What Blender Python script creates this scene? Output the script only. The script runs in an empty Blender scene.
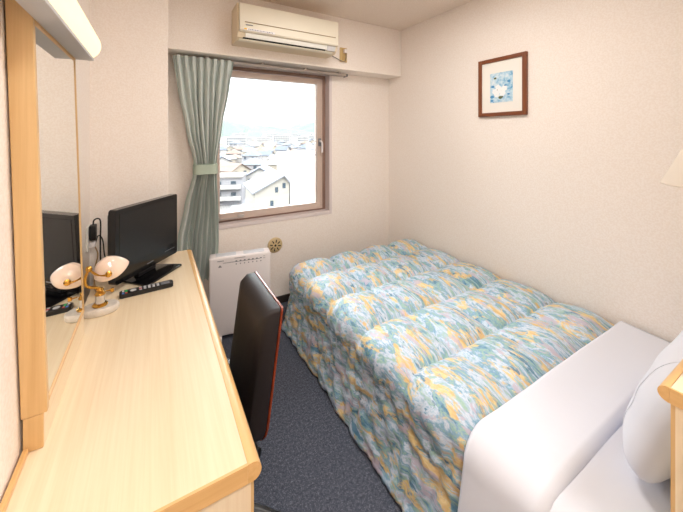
import bpy, bmesh, math, random
from mathutils import Vector, Matrix, noise
random.seed(7)
PI = math.pi
S = bpy.context.scene
C = S.collection

# ------------------------------------------------------------------ helpers
def srgb(r, g, b):
    f = lambda c: (c/255/12.92) if c/255 <= .04045 else ((c/255+.055)/1.055)**2.4
    return (f(r), f(g), f(b), 1)

def new_mat(name):
    m = bpy.data.materials.new(name); m.use_nodes = True
    nt = m.node_tree
    return m, nt, nt.nodes['Principled BSDF']

def N(nt, typ, **kw):
    n = nt.nodes.new(typ)
    for k, v in kw.items():
        if k in n.inputs: n.inputs[k].default_value = v
        else: setattr(n, k, v)
    return n

def mat(name, col, rough=.5, metal=0, spec=.5, emit=None, estr=0, bump=0, bscale=200, var=0, vscale=8):
    m, nt, p = new_mat(name)
    p.inputs['Base Color'].default_value = col
    p.inputs['Roughness'].default_value = rough
    p.inputs['Metallic'].default_value = metal
    p.inputs['Specular IOR Level'].default_value = spec
    if emit:
        p.inputs['Emission Color'].default_value = emit
        p.inputs['Emission Strength'].default_value = estr
    tc = N(nt, 'ShaderNodeTexCoord')
    if var:
        no = N(nt, 'ShaderNodeTexNoise', Scale=vscale, Detail=4)
        nt.links.new(tc.outputs['Object'], no.inputs['Vector'])
        mx = N(nt, 'ShaderNodeMix', data_type='RGBA')
        mx.inputs[6].default_value = tuple(c*(1-var) for c in col[:3])+(1,)
        mx.inputs[7].default_value = tuple(min(1, c*(1+var)) for c in col[:3])+(1,)
        nt.links.new(no.outputs[0], mx.inputs[0]); nt.links.new(mx.outputs[2], p.inputs['Base Color'])
    if bump:
        no = N(nt, 'ShaderNodeTexNoise', Scale=bscale, Detail=3)
        nt.links.new(tc.outputs['Object'], no.inputs['Vector'])
        b = N(nt, 'ShaderNodeBump', Strength=bump, Distance=.002)
        nt.links.new(no.outputs[0], b.inputs['Height']); nt.links.new(b.outputs[0], p.inputs['Normal'])
    return m

def ramp(nt, stops, interp='LINEAR'):
    r = N(nt, 'ShaderNodeValToRGB'); cr = r.color_ramp; cr.interpolation = interp
    while len(cr.elements) < len(stops): cr.elements.new(.5)
    for e, (p, c) in zip(cr.elements, stops): e.position = p; e.color = c
    return r

def wood(name, c1, c2, axis=1, scale=1.0, rough=.35, contrast=.5):
    """straight grain running along one axis"""
    m, nt, p = new_mat(name)
    tc = N(nt, 'ShaderNodeTexCoord'); mp = N(nt, 'ShaderNodeMapping')
    sc = [95*scale]*3; sc[axis] = 2.2*scale
    mp.inputs['Scale'].default_value = sc
    nt.links.new(tc.outputs['Object'], mp.inputs['Vector'])
    n1 = N(nt, 'ShaderNodeTexNoise', Scale=1.0, Detail=5, Roughness=.6)
    nt.links.new(mp.outputs[0], n1.inputs['Vector'])
    mp2 = N(nt, 'ShaderNodeMapping'); sc2 = [14*scale]*3; sc2[axis] = .8*scale
    mp2.inputs['Scale'].default_value = sc2
    nt.links.new(tc.outputs['Object'], mp2.inputs['Vector'])
    n2 = N(nt, 'ShaderNodeTexNoise', Scale=1.0, Detail=2, Distortion=.6)
    nt.links.new(mp2.outputs[0], n2.inputs['Vector'])
    ad = N(nt, 'ShaderNodeMath', operation='MULTIPLY_ADD'); ad.inputs[1].default_value = .65
    nt.links.new(n1.outputs[0], ad.inputs[0])
    ml = N(nt, 'ShaderNodeMath', operation='MULTIPLY'); ml.inputs[1].default_value = .35
    nt.links.new(n2.outputs[0], ml.inputs[0]); nt.links.new(ml.outputs[0], ad.inputs[2])
    r = ramp(nt, [(.5-.3*contrast, c2), (.5+.25*contrast, c1)])
    nt.links.new(ad.outputs[0], r.inputs[0]); nt.links.new(r.outputs[0], p.inputs['Base Color'])
    p.inputs['Roughness'].default_value = rough
    return m

# geometry -----------------------------------------------------------
def box(bm, x0, x1, y0, y1, z0, z1, bev=0, seg=2):
    v = [bm.verts.new((x, y, z)) for x in (x0, x1) for y in (y0, y1) for z in (z0, z1)]
    f = [bm.faces.new([v[i] for i in q]) for q in ((0,1,3,2),(4,6,7,5),(0,4,5,1),(2,3,7,6),(0,2,6,4),(1,5,7,3))]
    if bev:
        es = list({e for fc in f for e in fc.edges})
        bmesh.ops.bevel(bm, geom=es, offset=bev, segments=seg, profile=.5, affect='EDGES')

def tube(bm, pts, r, n=10, cap=True):
    pts = [Vector(p) for p in pts]; rings = []
    rs = r if isinstance(r, (list, tuple)) else [r]*len(pts)
    up = Vector((0, 0, 1))
    prev = None
    for i, p in enumerate(pts):
        d = (pts[min(i+1, len(pts)-1)]-pts[max(i-1, 0)]).normalized()
        if prev is None:
            a = d.cross(up)
            if a.length < 1e-3: a = d.cross(Vector((1, 0, 0)))
        else:
            a = prev - d*prev.dot(d)
        a.normalize(); prev = a; b = d.cross(a)
        rings.append([bm.verts.new(p+(a*math.cos(t)+b*math.sin(t))*rs[i]) for t in [2*PI*k/n for k in range(n)]])
    for A, B in zip(rings, rings[1:]):
        for k in range(n): bm.faces.new((A[k], A[(k+1)%n], B[(k+1)%n], B[k]))
    if cap:
        bm.faces.new(rings[0][::-1]); bm.faces.new(rings[-1])

def spline(pts, n=8):
    """Catmull-Rom through points"""
    P = [Vector(p) for p in pts]; out = []
    for i in range(len(P)-1):
        p0 = P[max(i-1, 0)]; p1 = P[i]; p2 = P[i+1]; p3 = P[min(i+2, len(P)-1)]
        for k in range(n):
            t = k/n
            out.append(.5*((2*p1)+(p2-p0)*t+(2*p0-5*p1+4*p2-p3)*t*t+(3*p1-p0-3*p2+p3)*t**3))
    out.append(P[-1]); return out

def lathe(bm, prof, n=32, center=(0, 0), sx=1, sy=1):
    rings = []
    for r, z in prof:
        if r < 1e-5: rings.append([bm.verts.new((center[0], center[1], z))])
        else: rings.append([bm.verts.new((center[0]+sx*r*math.cos(2*PI*k/n), center[1]+sy*r*math.sin(2*PI*k/n), z)) for k in range(n)])
    for A, B in zip(rings, rings[1:]):
        for k in range(n):
            q = (k+1) % n
            if len(A) == 1 and len(B) == 1: continue
            if len(A) == 1: bm.faces.new((A[0], B[q], B[k]))
            elif len(B) == 1: bm.faces.new((A[k], A[q], B[0]))
            else: bm.faces.new((A[k], A[q], B[q], B[k]))

def prism(bm, poly, axis, a, b):
    """extrude a 2-D polygon along axis (0,1,2) between a and b"""
    def P(p, t):
        c = [p[0], p[1]]; c.insert(axis, t); return c
    A = [bm.verts.new(P(p, a)) for p in poly]; B = [bm.verts.new(P(p, b)) for p in poly]
    n = len(poly)
    for k in range(n): bm.faces.new((A[k], A[(k+1)%n], B[(k+1)%n], B[k]))
    bm.faces.new(A[::-1]); bm.faces.new(B)

def rrect(x0, x1, y0, y1, r, n=6):
    rs = r if isinstance(r, (list, tuple)) else [r]*4     # order: x1y1, x0y1, x0y0, x1y0
    out = []
    for (cx, cy, a0), q in zip(((x1, y1, 0), (x0, y1, PI/2), (x0, y0, PI), (x1, y0, 1.5*PI)), rs):
        sx = -1 if cx == x1 else 1; sy = -1 if cy == y1 else 1
        for k in range(n+1):
            a = a0+k/n*PI/2
            out.append((cx+sx*q+q*math.cos(a), cy+sy*q+q*math.sin(a)))
    return out

def grid(bm, F, nu, nv, uvf=None):
    V = [[bm.verts.new(F(i/nu, j/nv)) for j in range(nv+1)] for i in range(nu+1)]
    uvl = bm.loops.layers.uv.verify() if uvf else None
    for i in range(nu):
        for j in range(nv):
            f = bm.faces.new((V[i][j], V[i+1][j], V[i+1][j+1], V[i][j+1]))
            if uvf:
                for lp, (a, b) in zip(f.loops, ((i, j), (i+1, j), (i+1, j+1), (i, j+1))): lp[uvl].uv = uvf(a/nu, b/nv)
    return V

def obj(name, bm, m, parent=None, smooth=None, clean=True):
    """one mesh object; coordinates are local to the parent"""
    if clean: bmesh.ops.recalc_face_normals(bm, faces=bm.faces)
    me = bpy.data.meshes.new(name); bm.to_mesh(me); bm.free()
    me.materials.append(m)
    if smooth is not None:
        me.shade_smooth()
        me.set_sharp_from_angle(angle=math.radians(smooth))
    o = bpy.data.objects.new(name, me); C.objects.link(o)
    if parent: o.parent = parent
    return o

def B(): return bmesh.new()
def shift(bm, d):
    bmesh.ops.translate(bm, verts=bm.verts, vec=d); return bm

def tag(o, label, cat, group=None, kind=None):
    o['label'] = label; o['category'] = cat
    if group: o['group'] = group
    if kind: o['kind'] = kind
    return o

def thing(name, label, cat, loc=(0, 0, 0), rotz=0, group=None):
    o = bpy.data.objects.new(name, None); C.objects.link(o)
    o.location = loc; o.rotation_euler = (0, 0, rotz); o.empty_display_size = .1
    return tag(o, label, cat, group)

def struct(name, bm, m, parent=None, smooth=None):
    o = obj(name, bm, m, parent, smooth)
    if not parent: o['kind'] = 'structure'
    return o

def part(name, bm, m, root, smooth=None):
    """a part modelled in world coordinates, for a root that is not rotated"""
    l = Vector(root.location)
    if root.parent: l += Vector(root.parent.location)
    bmesh.ops.translate(bm, verts=bm.verts, vec=-l)
    return obj(name, bm, m, root, smooth)

# ------------------------------------------------------------------ camera
F_PX, YAW, H, HOR = 318.0, math.radians(30.5), 1.37, 135.0
cam = bpy.data.cameras.new('camera'); co = bpy.data.objects.new('camera', cam); C.objects.link(co)
co.location = (0, 0, H); co.rotation_euler = (PI/2, 0, -YAW)
cam.sensor_width = 36; cam.lens = 36*F_PX/683; cam.shift_y = -(256-HOR)/683
cam.clip_start = .02; cam.clip_end = 9000
S.camera = co
def ray(u, v):
    r = u-341.5
    return Vector((r*math.cos(YAW)+F_PX*math.sin(YAW), -r*math.sin(YAW)+F_PX*math.cos(YAW), HOR-v))
def atY(u, v, y):
    d = ray(u, v); t = y/d.y; return Vector((d.x*t, y, H+d.z*t))

# ------------------------------------------------------------------ room measures
XL, XR = -.285, 2.015
YCOL, XCOL = 2.06, .068
YBEAM, ZBEAM, YB = 2.307, 1.924, 2.489
ZC = 2.357
YF, YP, XP = -1.7, .05, .74           # end of the entry passage, partition behind the headboard

# ------------------------------------------------------------------ materials
def wallpaper(name, base, speck):
    m, nt, p = new_mat(name)
    tc = N(nt, 'ShaderNodeTexCoord')
    n1 = N(nt, 'ShaderNodeTexNoise', Scale=120, Detail=3, Roughness=.6); nt.links.new(tc.outputs['Object'], n1.inputs['Vector'])
    n2 = N(nt, 'ShaderNodeTexVoronoi', Scale=150); nt.links.new(tc.outputs['Object'], n2.inputs['Vector'])
    r = ramp(nt, [(.42, speck), (.58, base)])
    nt.links.new(n1.outputs[0], r.inputs[0]); nt.links.new(r.outputs[0], p.inputs['Base Color'])
    ad = N(nt, 'ShaderNodeMath', operation='ADD'); nt.links.new(n1.outputs[0], ad.inputs[0]); nt.links.new(n2.outputs[0], ad.inputs[1])
    b = N(nt, 'ShaderNodeBump', Strength=.12, Distance=.002); nt.links.new(ad.outputs[0], b.inputs['Height'])
    nt.links.new(b.outputs[0], p.inputs['Normal'])
    p.inputs['Roughness'].default_value = .85; p.inputs['Specular IOR Level'].default_value = .2
    return m
WALL = wallpaper('wallpaper', srgb(244, 236, 229), srgb(239, 229, 220))
CEIL = wallpaper('ceiling_paper', srgb(236, 224, 213), srgb(230, 216, 203))

def carpet():
    m, nt, p = new_mat('carpet')
    tc = N(nt, 'ShaderNodeTexCoord')
    n1 = N(nt, 'ShaderNodeTexNoise', Scale=330, Detail=2); nt.links.new(tc.outputs['Object'], n1.inputs['Vector'])
    n2 = N(nt, 'ShaderNodeTexNoise', Scale=90, Detail=4, Roughness=.7); nt.links.new(tc.outputs['Object'], n2.inputs['Vector'])
    mx = N(nt, 'ShaderNodeMath', operation='MULTIPLY_ADD'); mx.inputs[1].default_value = .6
    ml = N(nt, 'ShaderNodeMath', operation='MULTIPLY'); ml.inputs[1].default_value = .4
    nt.links.new(n2.outputs[0], ml.inputs[0]); nt.links.new(n1.outputs[0], mx.inputs[0]); nt.links.new(ml.outputs[0], mx.inputs[2])
    r = ramp(nt, [(.36, srgb(50, 53, 62)), (.52, srgb(76, 80, 92)), (.66, srgb(132, 137, 150))])
    nt.links.new(mx.outputs[0], r.inputs[0]); nt.links.new(r.outputs[0], p.inputs['Base Color'])
    b = N(nt, 'ShaderNodeBump', Strength=.6, Distance=.004); nt.links.new(mx.outputs[0], b.inputs['Height'])
    nt.links.new(b.outputs[0], p.inputs['Normal'])
    p.inputs['Roughness'].default_value = .95; p.inputs['Specular IOR Level'].default_value = .1
    return m
CARPET = carpet()
MAPLE = wood('maple_laminate', srgb(236, 219, 190), srgb(226, 204, 170), axis=1, rough=.32)
MAPLE_V = wood('maple_laminate_upright', srgb(236, 219, 190), srgb(225, 202, 168), axis=2, rough=.35)
OAK = wood('honey_edging', srgb(224, 182, 124), srgb(208, 162, 102), axis=1, rough=.35)
OAK_X = wood('honey_edging_cross', srgb(224, 182, 124), srgb(208, 162, 102), axis=0, rough=.35)
OAK_V = wood('honey_post', srgb(216, 180, 128), srgb(199, 159, 106), axis=2, rough=.38)
CHERRY = wood('cherry_shell', srgb(150, 62, 30), srgb(110, 40, 18), axis=2, rough=.25)
WALNUT = wood('walnut_frame', srgb(134, 76, 42), srgb(108, 56, 28), axis=1, rough=.4)
WALNUT_V = wood('walnut_frame_upright', srgb(134, 76, 42), srgb(108, 56, 28), axis=2, rough=.4)
LEATHER = mat('dark_leather', srgb(32, 25, 26), .5, bump=.35, bscale=260)
BLACK = mat('black_plastic', srgb(18, 18, 20), .35)
GLOSSB = mat('gloss_black', srgb(10, 10, 13), .12)
SCREEN = mat('screen', srgb(22, 22, 24), .22)
RUBBER = mat('black_rubber', srgb(22, 22, 22), .6)
CREAM = mat('cream_plastic', srgb(230, 222, 203), .45)
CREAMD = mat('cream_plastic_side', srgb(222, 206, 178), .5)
IVORY = mat('ivory_plastic', srgb(236, 234, 226), .4)
WHITEP = mat('white_plastic', srgb(232, 226, 226), .35)
GREYP = mat('grey_print', srgb(120, 122, 128), .5)
DARKP = mat('dark_slot', srgb(38, 34, 30), .7)
GREYM = mat('grey_enamel', srgb(196, 196, 198), .4)
BRONZE = mat('bronze_aluminium', srgb(204, 184, 172), .4, .1)
BRONZED = mat('bronze_brown', srgb(146, 118, 104), .45, .1)  # browner, darker bronze for the fixed window frame and tree trunks
TRIM = mat('pale_trim', srgb(222, 210, 208), .45)
SILVER = mat('brushed_silver', srgb(196, 188, 182), .4, .6)
CHROME = mat('chrome', srgb(215, 215, 215), .15, 1)
BRASS = mat('brass', srgb(214, 164, 78), .2, 1)
MARBLE = mat('grey_marble', srgb(214, 206, 196), .25, var=.22, vscale=55)
BEIGE = mat('beige_vent', srgb(196, 174, 132), .5)
DARKB = mat('dark_skirting', srgb(44, 36, 32), .6)
LINEN = mat('white_linen', srgb(220, 222, 231), .85, spec=.15, bump=.18, bscale=30)
MATTR = mat('mattress_ticking', srgb(220, 220, 224), .85)
PAPER = mat('mount_card', srgb(238, 234, 226), .8)
YELLOW = mat('yellow_label', srgb(230, 186, 40), .5)
REDP = mat('red_button', srgb(200, 60, 70), .4)
GREENP = mat('green_button', srgb(50, 170, 90), .4)
BLUEP = mat('blue_button', srgb(60, 120, 200), .4)
MIRROR = mat('silvered_glass', (.93, .95, .93, 1), .0, 1)

def shade_glass():
    m, nt, p = new_mat('opal_pink_glass')
    p.inputs['Base Color'].default_value = srgb(246, 222, 204)
    p.inputs['Roughness'].default_value = .12; p.inputs['Coat Weight'].default_value = .5
    p.inputs['Subsurface Weight'].default_value = .25; p.inputs['Subsurface Radius'].default_value = (.02, .015, .01)
    return m
OPAL = shade_glass()

def pane():
    m, nt, p = new_mat('window_glass')
    nt.nodes.remove(p)
    t = N(nt, 'ShaderNodeBsdfTransparent'); t.inputs[0].default_value = (.97, .985, .985, 1)
    g = N(nt, 'ShaderNodeBsdfGlossy'); g.inputs['Roughness'].default_value = 0
    fr = N(nt, 'ShaderNodeFresnel', IOR=1.45); mx = N(nt, 'ShaderNodeMixShader')
    nt.links.new(fr.outputs[0], mx.inputs[0]); nt.links.new(t.outputs[0], mx.inputs[1]); nt.links.new(g.outputs[0], mx.inputs[2])
    nt.links.new(mx.outputs[0], nt.nodes['Material Output'].inputs[0])
    return m
GLASS = pane()

def fabric_curtain():
    m, nt, p = new_mat('sage_curtain')
    p.inputs['Base Color'].default_value = srgb(216, 224, 219)
    p.inputs['Roughness'].default_value = .75; p.inputs['Sheen Weight'].default_value = .3
    tr = N(nt, 'ShaderNodeBsdfTranslucent'); tr.inputs[0].default_value = srgb(150, 178, 165)
    mx = N(nt, 'ShaderNodeMixShader'); mx.inputs[0].default_value = .22
    nt.links.new(p.outputs[0], mx.inputs[1]); nt.links.new(tr.outputs[0], mx.inputs[2])
    nt.links.new(mx.outputs[0], nt.nodes['Material Output'].inputs[0])
    return m
CURTAIN = fabric_curtain()
LINING = mat('white_lining', srgb(228, 226, 222), .8)

def quilt_mat():
    m, nt, p = new_mat('painterly_print')
    uv = N(nt, 'ShaderNodeTexCoord')
    def tex(sx, sy, rot, seed, detail=5, dist=.6, rough=.6):
        mp = N(nt, 'ShaderNodeMapping'); mp.inputs['Location'].default_value = (seed, seed*.7, seed*.3)
        mp.inputs['Rotation'].default_value = (0, 0, rot); mp.inputs['Scale'].default_value = (sx, sy, 1)
        nt.links.new(uv.outputs['UV'], mp.inputs['Vector'])
        no = N(nt, 'ShaderNodeTexNoise', Scale=1, Detail=detail, Roughness=rough, Distortion=dist)
        nt.links.new(mp.outputs[0], no.inputs['Vector']); return no.outputs[0]
    def mixc(fac, a, b):
        mx = N(nt, 'ShaderNodeMix', data_type='RGBA'); nt.links.new(fac, mx.inputs[0])
        for k, c in ((6, a), (7, b)):
            if isinstance(c, tuple): mx.inputs[k].default_value = c
            else: nt.links.new(c, mx.inputs[k])
        return mx.outputs[2]
    def mask(src, lo, hi, top=1):
        r = ramp(nt, [(lo, (0, 0, 0, 1)), (hi, (top, top, top, 1))]); nt.links.new(src, r.inputs[0]); return r.outputs[0]
    W = srgb(210, 217, 229); PB = srgb(168, 194, 214); BL = srgb(122, 162, 190); TE = srgb(82, 128, 156); SG = srgb(160, 192, 174); GR = srgb(122, 160, 150)
    YE = srgb(236, 210, 146); OR = srgb(220, 180, 108); LV = srgb(194, 182, 198); BR = srgb(176, 154, 142)
    r = ramp(nt, [(.28, TE), (.36, BL), (.40, SG), (.44, PB), (.475, W), (.505, PB), (.54, BL), (.575, SG), (.61, BL), (.65, TE), (.72, GR)])
    nt.links.new(tex(20, 6, .45, 3.1, 6, .4, .68), r.inputs[0]); c = r.outputs[0]
    yel = ramp(nt, [(.42, OR), (.52, YE), (.62, OR)]); nt.links.new(tex(30, 10, .45, 21, 3, .8), yel.inputs[0])
    c = mixc(mask(tex(24, 9, .5, 7.7, 6, .5, .68), .53, .57, .85), c, yel.outputs[0])
    c = mixc(mask(tex(22, 7, .4, 13.3, 6, .4, .68), .57, .60, .85), c, LV)
    c = mixc(mask(tex(26, 7.5, .5, 17.9, 6, .4, .68), .615, .64, .9), c, TE)
    c = mixc(mask(tex(24, 8, .35, 31.9, 5, .4, .65), .66, .68, .8), c, BR)
    c = mixc(mask(tex(60, 11, .5, 41, 4, .6), .60, .72, .45), c, W)
    nt.links.new(c, p.inputs['Base Color'])
    p.inputs['Roughness'].default_value = .5; p.inputs['Specular IOR Level'].default_value = .35
    return m
QUILT = quilt_mat()

# ------------------------------------------------------------------ room shell
bm = B(); box(bm, XL-.1, XR+.1, YF-.1, YB+.12, -.1, 0); struct('floor', bm, CARPET)
bm = B(); box(bm, XL-.1, XR+.1, YF-.1, YB+.12, ZC, ZC+.1); struct('ceiling', bm, CEIL)
bm = B()
def lw(y, z): return XL if y > 2 else -.243-.0275*(z-.786)        # the old wall is a little out of true
pts = [[(lw(y, z), y, z) for z in (0, ZC)] for y in (YF-.1, .90, YCOL)]
V_ = [[bm.verts.new(p) for p in row] for row in pts]+[[bm.verts.new((XL-.1, y, z)) for z in (0, ZC)] for y in (YCOL, YF-.1)]
for a_, b_ in zip(V_, V_[1:]+V_[:1]): bm.faces.new((a_[0], b_[0], b_[1], a_[1]))
bm.faces.new([q[0] for q in V_][::-1]); bm.faces.new([q[1] for q in V_])
bmesh.ops.triangulate(bm, faces=bm.faces)
struct('wall_left', bm, WALL)
bm = B(); box(bm, XL-.1, XCOL, YCOL, YB+.12, 0, ZC, .002, 1); struct('wall_pillar', bm, WALL)
bm = B(); box(bm, XR, XR+.1, YP-.1, YB+.12, 0, ZC); struct('wall_right', bm, WALL)
bm = B(); box(bm, XCOL, XR, YBEAM, YB, ZBEAM, ZC, .002, 1); struct('ceiling_beam', bm, WALL)
bm = B(); box(bm, XP, XR, YP-.1, YP, 0, ZC); struct('wall_headboard', bm, WALL)
bm = B(); box(bm, XP, XP+.1, YF, YP-.1, 0, ZC); struct('wall_passage', bm, WALL)
bm = B(); box(bm, XL, XP, YF-.1, YF, 0, ZC); struct('wall_front', bm, WALL)
WX0, WX1, WZ0, WZ1 = .335, 1.338, .70, 1.905
bm = B()
E_ = .022
box(bm, XCOL, WX0-E_, YB, YB+.12, 0, ZC); box(bm, WX1+E_, XR, YB, YB+.12, 0, ZC)
box(bm, WX0-E_, WX1+E_, YB, YB+.12, 0, WZ0-E_); box(bm, WX0-E_, WX1+E_, YB, YB+.12, WZ1+.01, ZC)
struct('wall_back', bm, WALL)
bm = B(); box(bm, XCOL, XR, YB-.008, YB, 0, .06, .002, 1); struct('baseboard_back', bm, DARKB)
bm = B(); box(bm, XR-.008, XR, YP, YB-.008, 0, .06, .002, 1); struct('baseboard_right', bm, DARKB)

# window ------------------------------------------------------------
win = bpy.data.objects.new('window_1', None); C.objects.link(win); win.location = (WX0, YB, WZ0); win['kind'] = 'structure'
def ring(bm, x0, x1, z0, z1, w, y0, y1, bev=.002):
    ws = w if isinstance(w, tuple) else (w,)*4   # left right bottom top
    box(bm, x0, x0+ws[0], y0, y1, z0, z1, bev, 1); box(bm, x1-ws[1], x1, y0, y1, z0, z1, bev, 1)
    box(bm, x0+ws[0], x1-ws[1], y0, y1, z0, z0+ws[2], bev, 1); box(bm, x0+ws[0], x1-ws[1], y0, y1, z1-ws[3], z1, bev, 1)
bm = B(); ring(bm, WX0-.026, WX1+.026, WZ0-.03, WZ1+.012, (.026, .026, .03, .012), YB-.006, YB+.085, .002)
part('casing', bm, TRIM, win)
bm = B(); ring(bm, WX0, WX1, WZ0, WZ1, (.035, .030, .012, .028), YB+.072, YB+.118)
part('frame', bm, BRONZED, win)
SX0, SX1, SZ0, SZ1 = WX0+.035, WX1-.034, WZ0+.014, WZ1-.036
bm = B(); ring(bm, SX0, SX1, SZ0, SZ1, (.06, .056, .055, .046), YB+.062, YB+.108)
box(bm, SX1-.02, SX1-.014, YB+.058, YB+.064, SZ0+.02, SZ1-.02)
part('sash', bm, BRONZE, win)
bm = B(); box(bm, SX0+.058, SX1-.054, YB+.084, YB+.088, SZ0+.053, SZ1-.044); part('glass_pane', bm, GLASS, win)
hx = SX1-.03
bm = B(); box(bm, hx-.013, hx+.013, YB+.05, YB+.062, 1.27, 1.34, .004)
hb = part('handle_plate', bm, GREYP, win)
bm = B(); tube(bm, spline([(hx, YB+.05, 1.315), (hx+.002, YB+.028, 1.312), (hx+.006, YB+.022, 1.29), (hx+.006, YB+.022, 1.215)], 5), .0085, 10)
part('handle', bm, WHITEP, win, 40)
bm = B(); box(bm, SX0+.02, SX0+.055, YB+.035, YB+.062, SZ0+.005, SZ0+.035, .003); box(bm, SX0+.055, SX0+.23, YB+.045, YB+.052, SZ0+.012, SZ0+.019)
box(bm, SX0+.19, SX0+.24, YB+.045, YB+.062, SZ0+.018, SZ0+.034, .003)
part('stay_arm', bm, SILVER, win)

# ------------------------------------------------------------------ curtain rail and curtain
rail = thing('curtain_rail', 'silver double curtain rail fixed under the beam above the window', 'curtain rail', (.8, 2.39, 1.9))
for y in (2.418, 2.455):
    bm = B(); box(bm, .12, 1.47, y-.007, y+.009, 1.893, 1.910, .002, 1); part('track', bm, SILVER, rail)
    bm = B(); box(bm, 1.47, 1.485, y-.012, y+.012, 1.889, 1.912, .003); part('end_cap', bm, GREYP, rail)
for x in (.32, .72, 1.08, 1.40):
    bm = B(); box(bm, x-.012, x+.012, 2.405, 2.487, 1.910, 1.9235, .002, 1); part('bracket', bm, SILVER, rail)

ct = thing('curtain', 'sage green pleated curtain gathered by a tieback left of the window', 'curtain', (.3, 2.39, .4))
YC = 2.385
def interp(tab, z):
    for (z0, a), (z1, b) in zip(tab, tab[1:]):
        if z0 >= z >= z1:
            t = (z0-z)/(z0-z1); t = t*t*(3-2*t)*.5+t*.5; return a+(b-a)*t
    return tab[-1][1] if z < tab[-1][0] else tab[0][1]
pl = [atY(u, v, YC) for u, v in ((172.5, 57), (177, 85), (186, 130), (194, 163), (193.5, 174), (185, 205), (178, 240), (174, 285))]
pr = [atY(u, v, YC) for u, v in ((234, 62), (230, 85), (222, 130), (216.5, 163), (216, 174), (217.5, 205), (218, 240), (216, 285))]
LT = [(p.z, p.x) for p in pl]; RT = [(p.z, p.x) for p in pr]
ztop = 1.904; zbot = .36; NP = 8.5
def cur(s, t, dy=0, dx=0):
    z = ztop+(zbot-ztop)*t
    a, b = interp(LT, z), interp(RT, z)
    squeeze = 1-(b-a)/.40
    amp = .017+.026*max(0, squeeze)
    w = 2*PI*NP*s
    ph = 2.2*noise.noise(Vector((s*5, t*2.2, 3)))*min(1, t*5); amp *= 1+.7*noise.noise(Vector((s*6, t*1.2, 8)))
    if t < .055: y = .019*max(-1, min(1, 2.2*math.sin(w)))
    else: y = amp*math.sin(w+ph)+.008*math.sin(w*.37+t*5)
    x = a+(b-a)*s + .5*amp*.25*math.cos(w*1.0+t*3)
    return (x+dx-ct.location.x, YC+y+dy-ct.location.y, z-ct.location.z)
bm = B(); grid(bm, cur, 170, 60); o = obj('fabric', bm, CURTAIN, ct, 80)
bm = B(); grid(bm, lambda s, t: cur(s, .035+t*.955, .035, .008), 120, 40); o = obj('lining', bm, LINING, ct, 80)
zt0, zt1 = atY(205, 164, YC).z, atY(205, 173.5, YC).z
a, b = interp(LT, zt0)-.006, interp(RT, zt0)+.006
bm = B()
prof = [(a+(b-a)*.5+(b-a)*.5*math.copysign(abs(math.cos(q))**.6, math.cos(q)), YC+.058*math.copysign(abs(math.sin(q))**.7, math.sin(q))) for q in [2*PI*k/40 for k in range(40)]]
prism(bm, prof, 2, zt1, zt0)
part('tieback', bm, mat('sage_band', srgb(172, 186, 170), .7), ct, 50)

# ------------------------------------------------------------------ air conditioner
AX0, AX1 = .467, 1.212
ac = thing('air_conditioner', 'cream wall air conditioner mounted high on the beam over the window', 'air conditioner', (.84, YBEAM, 1.99))
body = [(2.306, 1.995), (2.306, 2.236), (2.16, 2.238), (2.125, 2.232), (2.12, 2.04), (2.135, 2.012), (2.16, 1.995)]
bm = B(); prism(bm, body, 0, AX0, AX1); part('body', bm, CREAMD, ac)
front = [(2.122, 2.234), (2.105, 2.228), (2.097, 2.205), (2.092, 2.12), (2.096, 2.055), (2.104, 2.045), (2.122, 2.045)]
bm = B(); prism(bm, front, 0, AX0+.008, AX1-.006); part('front_panel', bm, CREAM, ac, 35)
bm = B(); box(bm, AX0+.04, AX1-.03, 2.0905, 2.096, 2.1015, 2.107); part('groove', bm, mat('groove_brown', srgb(150, 130, 96), .6), ac)
bm = B()
prism(bm, [(2.122, 2.043), (2.113, 2.041), (2.124, 2.014), (2.132, 2.014)], 0, AX0+.05, AX1-.09); part('louver', bm, IVORY, ac)
bm = B(); prism(bm, [(2.128, 2.0135), (2.127, 2.0105), (2.135, 2.003), (2.142, 2.003)], 0, AX0+.035, AX1-.10); part('air_slot', bm, DARKP, ac)
bm = B(); prism(bm, [(2.130, 2.003), (2.134, 1.9975), (2.15, 1.992), (2.165, 1.9935)], 0, AX0+.012, AX1-.035); part('lower_lip', bm, CREAM, ac)
bm = B(); prism(bm, [(2.122, 2.043), (2.112, 2.041), (2.128, 2.009), (2.136, 2.009)], 0, AX1-.088, AX1-.02); part('display_panel', bm, mat('display_grey', srgb(206, 206, 208), .35), ac)
bm = B(); box(bm, AX0+.03, AX0+.24, 2.0915, 2.097, 2.052, 2.066); st = part('sticker', bm, WHITEP, ac)
bm = B(); box(bm, AX0+.035, AX0+.052, 2.0905, 2.093, 2.0545, 2.0635); part('warning_mark', bm, YELLOW, ac)
bm = B()
x = AX0+.062
while x < AX0+.225:
    w = random.uniform(.004, .012); box(bm, x, x+w, 2.0905, 2.093, 2.0565, 2.062); x += w+.004
part('sticker_lettering', bm, GREYP, ac)
bm = B()
for k in range(6): box(bm, AX0+.045+k*.008, AX0+.051+k*.008, 2.0888, 2.093, 2.084, 2.0895)
part('nameplate', bm, GREYP, ac)
tag_o = thing('wall_outlet', 'beige power outlet on the beam beside the air conditioner', 'outlet', (1.374, YBEAM, 2.045))
bm = B(); box(bm, -.035, .035, -.009, 0, -.06, .06, .003); obj('cover_plate', bm, mat('beige_plate', srgb(204, 176, 122), .5), tag_o)
bm = B(); box(bm, -.012, .018, -.012, -.008, -.045, .05, .001); obj('socket_panel', bm, mat('socket_tan', srgb(190, 160, 106), .5), tag_o)
bm = B(); box(bm, -.008, .01, -.011, -.0085, -.04, -.015); obj('socket_slot', bm, DARKP, tag_o)
pg = thing('power_plug', 'white plug in the beam outlet feeding the air conditioner cord', 'plug', (1.38, YBEAM-.012, 2.07))
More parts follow.
